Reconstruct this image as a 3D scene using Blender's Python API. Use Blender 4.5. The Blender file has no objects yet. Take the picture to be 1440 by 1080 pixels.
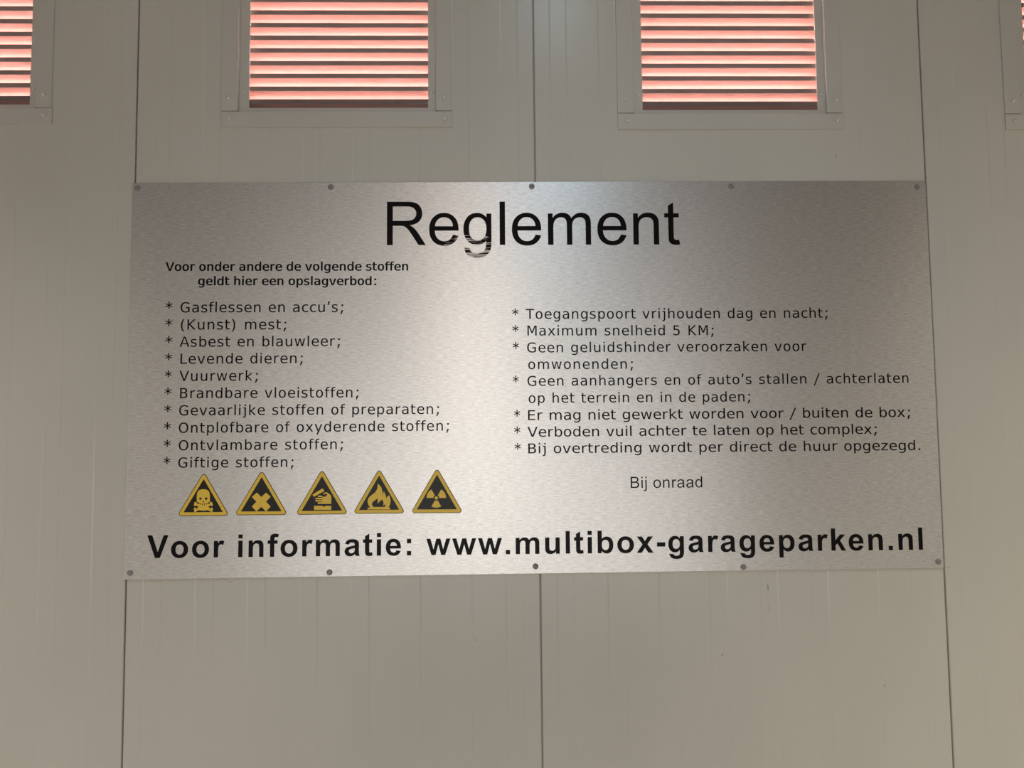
import bpy, math, random
from mathutils import Vector, Matrix
from mathutils.geometry import delaunay_2d_cdt

random.seed(4)
SC = bpy.context.scene
COL = SC.collection

# ------------------------------------------------------------------ camera
cam_data = bpy.data.cameras.new('camera')
cam = bpy.data.objects.new('camera', cam_data)
COL.objects.link(cam)
cam_data.sensor_fit = 'HORIZONTAL'
cam_data.sensor_width = 36.0
cam_data.lens = 26.5
cam_data.clip_start = 0.02
r = Vector((0.9997076, -0.02178462, -0.01049507))
u = Vector((0.00903965, -0.06586486, 0.99778761))
f = Vector((0.02242768, 0.99759072, 0.06564867))
cam.matrix_world = Matrix(((r.x, u.x, -f.x, 0.89731), (r.y, u.y, -f.y, -1.86462),
                           (r.z, u.z, -f.z, 1.55146), (0, 0, 0, 1)))
SC.camera = cam

# ------------------------------------------------------------------ colour management, sky, sun, lamps
SC.view_settings.view_transform = 'Standard'
SC.view_settings.look = 'None'
SC.view_settings.exposure = 0.0
SC.view_settings.gamma = 1.0
SC.view_settings.use_curve_mapping = False

world = bpy.data.worlds.new('sky')
SC.world = world
world.use_nodes = True
bg = world.node_tree.nodes['Background']
bg.inputs['Color'].default_value = (1.0, 0.96, 0.92, 1)
bg.inputs['Strength'].default_value = 50.0


def sun(name, energy, direction, angle=1.0, color=(1, 1, 1)):
    d = bpy.data.lights.new(name, 'SUN')
    d.energy, d.angle, d.color = energy, math.radians(angle), color
    o = bpy.data.objects.new(name, d)
    COL.objects.link(o)
    o.rotation_euler = Vector(direction).to_track_quat('-Z', 'Y').to_euler()
    o.location = (1, 6, 9)


def lamp(name, loc, target, sx, sy, energy, color, spread=180):
    d = bpy.data.lights.new(name, 'AREA')
    d.shape = 'RECTANGLE'
    d.size, d.size_y, d.energy, d.color = sx, sy, energy, color
    d.spread = math.radians(spread)
    o = bpy.data.objects.new(name, d)
    COL.objects.link(o)
    o.location = loc
    o.rotation_euler = (Vector(target) - Vector(loc)).to_track_quat('-Z', 'Y').to_euler()


# ceiling lamps: two far pairs down the aisle, downlights added to brighten the lower wall either side of the sign, cool tubes over the aisle
lamp('ceiling_lamp_light', (-2.7, -5.5, 3.55), (-2.7, -5.5, 0), 0.25, 1.3, 35, (1.0, 0.965, 0.91), 140)
lamp('ceiling_lamp_light', (4.6, -5.5, 3.55), (4.6, -5.5, 0), 0.25, 1.3, 23, (0.98, 0.97, 1.0), 140)
lamp('ceiling_lamp_light', (4.6, -3.2, 3.55), (4.6, -3.2, 0), 0.25, 1.3, 8, (1.0, 0.85, 0.5), 160)
lamp('ceiling_lamp_light', (0.72, -5.0, 3.55), (0.72, -5.0, 0), 0.2, 1.3, 10, (1.0, 0.62, 0.45))
lamp('fill_downlight', (-1.2, -1.3, 3.55), (-1.2, -1.3, 0), 0.25, 1.0, 17, (1.0, 0.95, 0.85), 90)
lamp('fill_downlight', (3.2, -1.3, 3.55), (3.2, -1.3, 0), 0.25, 1.0, 23, (1.0, 0.92, 0.74), 90)
lamp('ceiling_tube_light', (1.15, -1.2, 3.55), (1.15, -1.2, 0), 0.5, 0.6, 4.5, (0.50, 0.80, 1.0), 110)
lamp('ceiling_tube_light', (1.20, -1.5, 3.55), (1.20, -1.5, 0), 0.15, 0.6, 2.5, (0.62, 0.82, 1.0))
# a warm wall lamp and two wide fill lights, added to lift sign and wall, far behind the photographer
lamp('wall_lamp_light', (0.70, -6.2, 2.4), (0.75, 0, 1.6), 0.45, 0.5, 11.5, (1.0, 0.98, 0.88))
lamp('far_fill_light', (0.85, -6.8, 0.9), (0.85, 0, 0.9), 5.0, 1.6, 28, (1.0, 0.96, 1.0))
lamp('far_fill_light', (0.85, -6.8, 0.5), (0.85, 0, 0.2), 5.0, 0.9, 9, (1.0, 1.0, 0.9), 90)

# ------------------------------------------------------------------ helpers
class MB:
    """collects polygons, builds one mesh object"""
    def __init__(self):
        self.v, self.f, self.uv = [], [], None

    def face(self, pts):
        n = len(self.v)
        self.v += [tuple(p) for p in pts]
        self.f.append(tuple(range(n, n + len(pts))))

    def box(self, x0, x1, y0, y1, z0, z1):
        n = len(self.v)
        self.v += [(x, y, z) for x in (x0, x1) for y in (y0, y1) for z in (z0, z1)]
        for q in ((0, 1, 3, 2), (4, 6, 7, 5), (0, 4, 5, 1), (2, 3, 7, 6), (0, 2, 6, 4), (1, 5, 7, 3)):
            self.f.append(tuple(n + i for i in q))

    def chamfer_box(self, x0, x1, y0, y1, z0, z1, c):
        """box whose front (y0) edges are chamfered by c"""
        n = len(self.v)
        rings = [(x0, x1, z0, z1, y1), (x0, x1, z0, z1, y0 + c), (x0 + c, x1 - c, z0 + c, z1 - c, y0)]
        for a, b, d, e, y in rings:
            self.v += [(a, y, d), (b, y, d), (b, y, e), (a, y, e)]
        self.f.append((n + 3, n + 2, n + 1, n))
        for k in (0, 4):
            for i in range(4):
                j = (i + 1) % 4
                self.f.append((n + k + j, n + k + 4 + j, n + k + 4 + i, n + k + i)[::-1])
        self.f.append((n + 8, n + 9, n + 10, n + 11))

    def lathe(self, cx, cz, prof, seg=20):
        """profile (radius, y) revolved about the y axis at (cx, cz)"""
        n = len(self.v)
        for rad, y in prof:
            for k in range(seg):
                a = 2 * math.pi * k / seg
                self.v.append((cx + rad * math.cos(a), y, cz + rad * math.sin(a)))
        for i in range(len(prof) - 1):
            for k in range(seg):
                k2 = (k + 1) % seg
                self.f.append((n + i * seg + k, n + i * seg + k2, n + (i + 1) * seg + k2, n + (i + 1) * seg + k))
        self.f.append(tuple(n + (len(prof) - 1) * seg + k for k in range(seg)))

    def plate(self, loops, y, t):
        """flat plate in the wall plane (loops in x, z with even-odd holes) whose face is at y, t thick behind it"""
        vs, es = [], []
        for lp in loops:
            n = len(vs)
            vs += [Vector(p) for p in lp]
            es += [(n + i, n + (i + 1) % len(lp)) for i in range(len(lp))]
        ov, oe, of = delaunay_2d_cdt(vs, es, [], 0, 1e-7)[:3]
        n = len(self.v)
        self.v += [(p.x, y, p.y) for p in ov]
        for fc in of:                             # keep the triangles that the even-odd rule puts inside
            cx, cz = sum(ov[i].x for i in fc) / len(fc), sum(ov[i].y for i in fc) / len(fc)
            odd = False
            for lp in loops:
                for i in range(len(lp)):
                    (ax, az), (bx, bz) = lp[i - 1], lp[i]
                    if (az > cz) != (bz > cz) and cx < ax + (cz - az) * (bx - ax) / (bz - az):
                        odd = not odd
            if odd:
                self.f.append(tuple(n + i for i in fc))
        for lp in loops:
            n = len(self.v)
            m = len(lp)
            self.v += [(p[0], y, p[1]) for p in lp] + [(p[0], y + t, p[1]) for p in lp]
            for i in range(m):
                j = (i + 1) % m
                self.f.append((n + i, n + j, n + m + j, n + m + i))

    def build(self, name, mat, parent=None, smooth=False):
        me = bpy.data.meshes.new(name)
        me.from_pydata(self.v, [], self.f)
        me.materials.append(mat)
        me.validate()
        # all faces outward where possible
        import bmesh
        bm = bmesh.new()
        bm.from_mesh(me)
        bmesh.ops.remove_doubles(bm, verts=bm.verts, dist=1e-6)
        bmesh.ops.recalc_face_normals(bm, faces=bm.faces)
        bm.to_mesh(me)
        bm.free()
        if smooth:
            for p in me.polygons:
                p.use_smooth = True
        o = bpy.data.objects.new(name, me)
        COL.objects.link(o)
        if parent is not None:
            o.parent = parent
            o.matrix_parent_inverse = Matrix.Translation(-parent.location)
        return o


def empty(name, loc, label, cat, group=None):
    o = bpy.data.objects.new(name, None)
    o.location = loc
    o.empty_display_size = 0.1
    COL.objects.link(o)
    o['label'], o['category'] = label, cat
    if group:
        o['group'] = group
    return o


def mat(name, color, rough=0.5, metal=0.0, spec=0.5):
    m = bpy.data.materials.new(name)
    m.use_nodes = True
    b = m.node_tree.nodes['Principled BSDF']
    b.inputs['Base Color'].default_value = (*color, 1)
    b.inputs['Roughness'].default_value = rough
    b.inputs['Metallic'].default_value = metal
    b.inputs['Specular IOR Level'].default_value = spec
    return m


def nodes(m):
    nt = m.node_tree
    return nt, nt.nodes, nt.links, nt.nodes['Principled BSDF']


def math_node(nt, op, a, b=None, c=None):
    n = nt.nodes.new('ShaderNodeMath')
    n.operation = op
    for i, s in enumerate((a, b, c)):
        if s is None:
            continue
        if isinstance(s, (int, float)):
            n.inputs[i].default_value = s
        else:
            nt.links.new(s, n.inputs[i])
    return n.outputs[0]


def mapped_noise(nt, scale, vec_scale, detail=3.0, rough=0.55):
    tc = nt.nodes.new('ShaderNodeTexCoord')
    mp = nt.nodes.new('ShaderNodeMapping')
    mp.inputs['Scale'].default_value = vec_scale
    nz = nt.nodes.new('ShaderNodeTexNoise')
    nz.inputs['Scale'].default_value = scale
    nz.inputs['Detail'].default_value = detail
    nz.inputs['Roughness'].default_value = rough
    nt.links.new(tc.outputs['Object'], mp.inputs['Vector'])
    nt.links.new(mp.outputs['Vector'], nz.inputs['Vector'])
    return nz.outputs['Fac']


def ramp(nt, fac, stops):
    n = nt.nodes.new('ShaderNodeValToRGB')
    e = n.color_ramp.elements
    for i, (p, c) in enumerate(stops):
        el = e[i] if i < 2 else e.new(p)
        el.position, el.color = p, (*c, 1)
    nt.links.new(fac, n.inputs['Fac'])
    return n.outputs['Color']


def bump(nt, height, strength, dist, target):
    n = nt.nodes.new('ShaderNodeBump')
    n.inputs['Strength'].default_value = strength
    n.inputs['Distance'].default_value = dist
    nt.links.new(height, n.inputs['Height'])
    nt.links.new(n.outputs['Normal'], target)


# ------------------------------------------------------------------ materials
def painted_steel(name, base, rough):
    m = mat(name, base, rough)
    nt, ns, ln, b = nodes(m)
    big = mapped_noise(nt, 2.2, (1, 1, 0.6), 2)
    d = 0.035
    ln.new(ramp(nt, big, [(0.3, tuple(c * (1 - d) for c in base)), (0.7, tuple(min(1, c * (1 + d)) for c in base))]),
           b.inputs['Base Color'])
    fine = mapped_noise(nt, 60, (1, 1, 0.35), 2)
    bump(nt, fine, 0.06, 0.002, b.inputs['Normal'])
    return m


def scuffs(m, marks):
    """small dark scratches and knocks in the paint: (x, z, half width, half height, depth)"""
    nt, ns, ln, b = nodes(m)
    geo = ns.new('ShaderNodeNewGeometry')
    sep = ns.new('ShaderNodeSeparateXYZ')
    ln.new(geo.outputs['Position'], sep.inputs[0])
    total = None
    for x, z, a, h, s in marks:
        dx = math_node(nt, 'DIVIDE', math_node(nt, 'SUBTRACT', sep.outputs['X'], x), a)
        dz = math_node(nt, 'DIVIDE', math_node(nt, 'SUBTRACT', sep.outputs['Z'], z), h)
        d2 = math_node(nt, 'ADD', math_node(nt, 'MULTIPLY', dx, dx), math_node(nt, 'MULTIPLY', dz, dz))
        v = math_node(nt, 'MULTIPLY', math_node(nt, 'LESS_THAN', d2, 1.0), s)
        total = v if total is None else math_node(nt, 'MAXIMUM', total, v)
    mx = ns.new('ShaderNodeMix')
    mx.data_type = 'RGBA'
    src = b.inputs['Base Color'].links[0].from_socket
    ln.new(total, mx.inputs['Factor'])
    ln.new(src, mx.inputs['A'])
    mx.inputs['B'].default_value = (0.10, 0.09, 0.08, 1)
    ln.new(mx.outputs['Result'], b.inputs['Base Color'])


M_WALL = painted_steel('painted_wall_panel', (0.607, 0.573, 0.514), 0.25)
scuffs(M_WALL, [(1.5624, 1.1683, 0.0016, 0.0089, 0.55),
                (1.5642, 1.1185, 0.00107, 0.01424, 0.25),
                (1.4453, 1.0079, 0.00214, 0.00392, 0.4),
                (1.8414, 0.9282, 0.00214, 0.00356, 0.35),
                (0.8448, 1.0534, 0.00178, 0.00356, 0.3),
                (1.7739, 2.2511, 0.00142, 0.00445, 0.5),
                (0.2531, 1.2013, 0.00267, 0.00178, 0.35),
                (0.2445, 1.2065, 0.00445, 0.00107, 0.3),
                (2.0137, 1.21, 0.00392, 0.00107, 0.45),
                (-0.1079, 1.7537, 0.00142, 0.00356, 0.15)])
M_TRIM = painted_steel('painted_trim', (0.59, 0.558, 0.506), 0.25)
M_PLAIN = mat('painted_room', (0.20, 0.195, 0.18), 0.7)
M_FAR = mat('painted_far_wall', (0.62, 0.60, 0.56), 0.6)
M_CEIL = mat('dark_ceiling', (0.10, 0.098, 0.092), 0.8)
M_FLOOR = mat('concrete', (0.42, 0.40, 0.37), 0.55)
nt, ns, ln, b = nodes(M_FLOOR)
ln.new(ramp(nt, mapped_noise(nt, 1.5, (1, 1, 1), 6), [(0.3, (0.48, 0.465, 0.43)), (0.7, (0.58, 0.56, 0.52))]), b.inputs['Base Color'])
M_SLAT = mat('red_louvre', (0.36, 0.17, 0.145), 0.5)
M_SLEEVE = mat('red_sleeve', (0.45, 0.22, 0.185), 0.5)
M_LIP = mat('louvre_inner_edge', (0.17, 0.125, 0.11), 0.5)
M_RIVET = mat('bare_screw', (0.76, 0.745, 0.70), 0.28, 0.15)
M_SCREW = mat('dull_screw', (0.30, 0.29, 0.285), 0.45, 0.5)
M_YELLOW = mat('yellow_vinyl', (0.93, 0.60, 0.055), 0.4)
M_BLACKV = mat('black_vinyl', (0.010, 0.008, 0.006), 0.36, 0, 0.3)

# brushed stainless plate: fine horizontal grain, highlights drawn out across it
M_STEEL = mat('brushed_steel', (0.60, 0.575, 0.56), 0.37, 1.0)
nt, ns, ln, b = nodes(M_STEEL)
b.inputs['Anisotropic'].default_value = 0.72
b.inputs['Anisotropic Rotation'].default_value = 0.25
tg = ns.new('ShaderNodeTangent')
tg.direction_type = 'UV_MAP'
ln.new(tg.outputs['Tangent'], b.inputs['Tangent'])
g1 = mapped_noise(nt, 1.0, (52, 1, 460), 3, 0.6)
g2 = mapped_noise(nt, 1.0, (130, 1, 1000), 2, 0.6)
gm = math_node(nt, 'ADD', math_node(nt, 'MULTIPLY', g1, 0.6), math_node(nt, 'MULTIPLY', g2, 0.4))
ln.new(ramp(nt, gm, [(0.36, (0.61, 0.59, 0.58)), (0.64, (0.88, 0.865, 0.855))]), b.inputs['Base Color'])
bump(nt, gm, 0.16, 0.0006, b.inputs['Normal'])

# black lettering; the heading's paint is worn through in fine streaks at one spot
M_INK = mat('black_lettering', (0.005, 0.004, 0.004), 0.36, 0, 0.12)
M_HEAD = mat('black_heading', (0.005, 0.004, 0.004), 0.36, 0, 0.12)
nt, ns, ln, b = nodes(M_HEAD)
geo = ns.new('ShaderNodeNewGeometry')
sep = ns.new('ShaderNodeSeparateXYZ')
ln.new(geo.outputs['Position'], sep.inputs[0])
dx = math_node(nt, 'DIVIDE', math_node(nt, 'SUBTRACT', sep.outputs['X'], 0.840), 0.066)
dz = math_node(nt, 'DIVIDE', math_node(nt, 'SUBTRACT', sep.outputs['Z'], 2.000), 0.046)
dist = math_node(nt, 'SQRT', math_node(nt, 'ADD', math_node(nt, 'MULTIPLY', dx, dx), math_node(nt, 'MULTIPLY', dz, dz)))
near = math_node(nt, 'SUBTRACT', 1.15, dist)
streak = mapped_noise(nt, 1.0, (14, 1, 420), 1, 0.5)
worn = math_node(nt, 'GREATER_THAN', math_node(nt, 'ADD', streak, math_node(nt, 'MULTIPLY', near, 0.125)), 0.60)
worn = math_node(nt, 'MULTIPLY', worn, math_node(nt, 'GREATER_THAN', near, 0.0))
mx = ns.new('ShaderNodeMix')
mx.data_type = 'RGBA'
ln.new(worn, mx.inputs['Factor'])
mx.inputs['A'].default_value = (0.005, 0.004, 0.004, 1)
mx.inputs['B'].default_value = (0.55, 0.53, 0.52, 1)
ln.new(mx.outputs['Result'], b.inputs['Base Color'])
ln.new(worn, b.inputs['Metallic'])

# perforated insect screen: fine holes on a diagonal grid
M_SCREEN = mat('perforated_screen', (0.22, 0.20, 0.19), 0.45, 0.1)
nt, ns, ln, b = nodes(M_SCREEN)
tc = ns.new('ShaderNodeTexCoord')
sp = ns.new('ShaderNodeSeparateXYZ')
ln.new(tc.outputs['Object'], sp.inputs[0])
P = 0.0033


def cell(expr):
    s = math_node(nt, 'DIVIDE', expr, P)
    fr = math_node(nt, 'FRACT', s)
    d_ = math_node(nt, 'SUBTRACT', fr, 0.5)
    return math_node(nt, 'MULTIPLY', d_, d_)


ca = cell(math_node(nt, 'ADD', sp.outputs['X'], sp.outputs['Z']))
cb = cell(math_node(nt, 'SUBTRACT', sp.outputs['X'], sp.outputs['Z']))
hole = math_node(nt, 'LESS_THAN', math_node(nt, 'ADD', ca, cb), 0.225)
ln.new(math_node(nt, 'SUBTRACT', 1.0, hole), b.inputs['Alpha'])

# ------------------------------------------------------------------ room shell
SEAM = 1.003
XL, XR, YB, ZT = -3.3, 5.3, -7.0, 3.7
WT = 0.052                                       # thickness of the panel wall
VENTS = [                                        # opening left, bottom-strip bottom z, panel offset
    (-1.0, 2.3357), (0.0, 2.3265), (1.0, 2.3200), (2.0, 2.3174)]
VZTOP = 3.06
HX0, HX1 = 0.2560, 0.7540                        # clear opening inside the side strips
holes = [(HX0 + ox - 0.004, HX1 + ox + 0.004, zb + 0.0365, VZTOP + 0.004) for ox, zb in VENTS]


def profile():
    """depth profile of the ribbed panels along x: list of (x, y)"""
    pts = []
    for k in range(-4, 6):
        x0 = SEAM + k - 1.0
        pts += [(x0 - 0.0035, 0.0), (x0 - 0.0018, 0.0016), (x0 - 0.0014, 0.012), (x0 + 0.0014, 0.012),
                (x0 + 0.0018, 0.0016), (x0 + 0.0035, 0.0)]
        for j in range(8):
            c = x0 + 0.0625 + 0.125 * j
            for s in (-0.0235, -0.0190):
                pts.append((c + s, 0.0 if s < -0.021 else RIB))
            for s in (0.0190, 0.0235):
                pts.append((c + s, RIB if s < 0.021 else 0.0))
    return [p for p in pts if XL < p[0] < XR]


RIB = 0.0006
prof = profile()


def depth(x):
    if x <= prof[0][0]:
        return prof[0][1]
    for (a, ya), (b_, yb) in zip(prof, prof[1:]):
        if a <= x <= b_:
            return ya + (yb - ya) * (x - a) / max(1e-9, b_ - a)
    return prof[-1][1]


xs = sorted({round(p[0], 5) for p in prof} | {XL, XR} | {round(h, 5) for hh in holes for h in hh[:2]})
zs = sorted({0.0, ZT} | {h for hh in holes for h in hh[2:]})
mb = MB()
for xa, xb in zip(xs, xs[1:]):
    for za, zb in zip(zs, zs[1:]):
        xm, zm = (xa + xb) / 2, (za + zb) / 2
        if any(h[0] < xm < h[1] and h[2] < zm < h[3] for h in holes):
            continue
        ya, yb = depth(xa), depth(xb)
        mb.face([(xa, ya, za), (xb, yb, za), (xb, yb, zb), (xa, ya, zb)])
        mb.face([(xa, WT, zb), (xb, WT, zb), (xb, WT, za), (xa, WT, za)])
for x0, x1, z0, z1 in holes:                     # cut edges of the openings
    for (ax, az), (bx, bz) in (((x0, z0), (x1, z0)), ((x1, z0), (x1, z1)), ((x1, z1), (x0, z1)), ((x0, z1), (x0, z0))):
        mb.face([(ax, 0.0, az), (bx, 0.0, bz), (bx, WT, bz), (ax, WT, az)])
for (ax, az), (bx, bz) in (((XL, 0), (XR, 0)), ((XR, 0), (XR, ZT)), ((XR, ZT), (XL, ZT)), ((XL, ZT), (XL, 0))):
    mb.face([(ax, 0.0, az), (bx, 0.0, bz), (bx, WT, bz), (ax, WT, az)])


def structure(o):
    o['kind'] = 'structure'
    return o


structure(mb.build('wall_back', M_WALL))


def slab(name, m, *d):
    q = MB()
    q.box(*d)
    return structure(q.build(name, m))


slab('floor', M_FLOOR, XL - 0.1, XR + 0.1, YB - 0.1, WT, -0.12, 0.0)
slab('ceiling', M_CEIL, XL - 0.1, XR + 0.1, YB - 0.1, WT, ZT, ZT + 0.12)
slab('wall_left', M_FAR, XL - 0.1, XL, YB - 0.1, WT, 0.0, ZT)
slab('wall_right', M_FAR, XR, XR + 0.1, YB - 0.1, WT, 0.0, ZT)
slab('wall_front', M_FAR, XL, XR, YB - 0.1, YB, 0.0, ZT)

# ------------------------------------------------------------------ ventilation grilles
PAN = lambda y, s: [(0.0043 * s, y), (0.0043 * s, y - 0.0030 * s), (0.0040 * s, y - 0.0054 * s),
                    (0.0034 * s, y - 0.0076 * s), (0.0012 * s, y - 0.0085 * s)]
YS = -0.0040                                     # face of the outer strips
YF = 0.0065                                      # face of the recessed inner frame
YM = 0.0085                                      # screen
YL = 0.022                                       # inner lip of the louvres


def grille(ox, zb, label):
    zt = zb + 0.0405                              # top of the bottom strip
    root = empty('ventilation_grille', (ox + 0.505, 0.0, zb), label, 'ventilation grille', 'ventilation grilles above the sign')
    q = MB()
    q.chamfer_box(ox + 0.2155, ox + 0.7955, YS, 0.0015, zb, zt, 0.0006)
    q.box(ox + HX0 - 0.001, ox + HX1 + 0.001, YS + 0.001, YF + 0.001, zt - 0.0025, zt + 0.0002)
    s = q.build('bottom_strip', M_TRIM, root)
    for sx in (0.2375, 0.7765):
        q = MB(); q.lathe(ox + sx, zb + 0.0205, PAN(YS, 1)); q.build('screw', M_RIVET, s, True)
    for a, b_, sx, lip in ((0.2155, HX0, 0.2352, HX0 - 0.0018), (HX1, 0.7935, 0.7755, HX1 - 0.0004)):
        q = MB()
        q.chamfer_box(ox + a, ox + b_, YS - 0.0002, 0.0015, zt + 0.0022, VZTOP - 0.001, 0.0006)
        q.box(ox + lip, ox + lip + 0.0022, YS + 0.001, YF + 0.001, zt + 0.0022, VZTOP - 0.001)
        s = q.build('side_strip', M_TRIM, root)
        q = MB(); q.lathe(ox + sx, zt + 0.0330, PAN(YS - 0.0002, 1)); q.build('screw', M_RIVET, s, True)
    q = MB()
    q.chamfer_box(ox + 0.2155, ox + 0.7955, YS, 0.0015, VZTOP, VZTOP + 0.04, 0.0006)
    q.build('top_strip', M_TRIM, root)
    # inner frame around the screen
    m0, m1, mz = ox + 0.2815, ox + 0.7335, zt + 0.0135
    q = MB()
    q.plate([[(ox + HX0 - 0.0035, zt - 0.0035), (ox + HX1 + 0.0035, zt - 0.0035), (ox + HX1 + 0.0035, VZTOP + 0.0035), (ox + HX0 - 0.0035, VZTOP + 0.0035)],
             [(m0, mz), (m1, mz), (m1, VZTOP - 0.02), (m0, VZTOP - 0.02)]], YF, 0.0016)
    s = q.build('inner_frame', M_TRIM, root)
    for sx in (0.2695, 0.7440):
        q = MB(); q.lathe(ox + sx, zt + 0.0525, PAN(YF, 0.72)); q.build('rivet', M_RIVET, s, True)
    q = MB()
    q.face([(m0 - 0.004, YM, mz - 0.004), (m1 + 0.004, YM, mz - 0.004), (m1 + 0.004, YM, VZTOP - 0.016), (m0 - 0.004, YM, VZTOP - 0.016)])
    q.build('insect_screen', M_SCREEN, root)
    # sleeve through the wall
    q = MB()
    e = 0.0012
    for x0, x1, z0, z1 in ((HX0, m0 - 0.012 - ox, zt, VZTOP), (m1 + 0.012 - ox, HX1, zt, VZTOP)):
        q.box(ox + x0 + e, ox + x1 - e, YL - 0.004, WT, z0 + e, z1 - e)
    q.box(m0 - 0.012, m1 + 0.012, YL - 0.004, WT, zt + e, zt + 0.0075)
    q.box(m0 - 0.012, m1 + 0.012, YL + 0.021, WT, zt + 0.0075, zt + 0.0165)
    q.box(m0 - 0.012, m1 + 0.012, YL - 0.004, WT, VZTOP - 0.036, VZTOP - e)
    q.build('sleeve', M_SLEEVE, root)
    # louvres: inner lip, then a blade falling outwards, then a drip edge
    q = MB()
    z = zt + LIP0
    p, lip, t = 0.03365, 0.0120, 0.0010
    while z < VZTOP - 0.05:
        sec = [(YL, z + lip)] + [(YL + d, z - h) for d, h in BLADE]
        off = [(YL + t, z + lip)] + [(YL + d + t * 0.8, z - h + t * 0.8) for d, h in BLADE]
        ring = sec + off[::-1]
        n = len(q.v)
        for xx in (m0 - 0.013, m1 + 0.013):
            q.v += [(xx, y, zz) for y, zz in ring]
        k = len(ring)
        for i in range(k):
            j = (i + 1) % k
            q.f.append((n + i, n + j, n + k + j, n + k + i))
        q.f.append(tuple(n + i for i in range(k)))
        q.f.append(tuple(n + k + i for i in range(k))[::-1])
        z += p
    s = q.build('louvre_slats', M_SLAT, root)
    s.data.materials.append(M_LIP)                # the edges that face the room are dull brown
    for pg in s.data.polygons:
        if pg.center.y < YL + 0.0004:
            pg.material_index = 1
    return root


LIP0 = 0.0314
BLADE = [(0.0, 0.0), (0.004, 0.0038), (0.009, 0.0086), (0.015, 0.0135), (0.022, 0.0182), (0.030, 0.0226), (0.0302, 0.0262)]
LBL = ['painted metal ventilation grille with red louvres, cut off by the left edge of the photo',
       'painted metal ventilation grille with red louvres, above the left half of the sign',
       'painted metal ventilation grille with red louvres, above the right half of the sign',
       'painted metal ventilation grille, only its corner strips and slat ends showing at the right edge']
for (ox, zb), lb in zip(VENTS, LBL):
    grille(ox, zb, lb)

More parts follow.
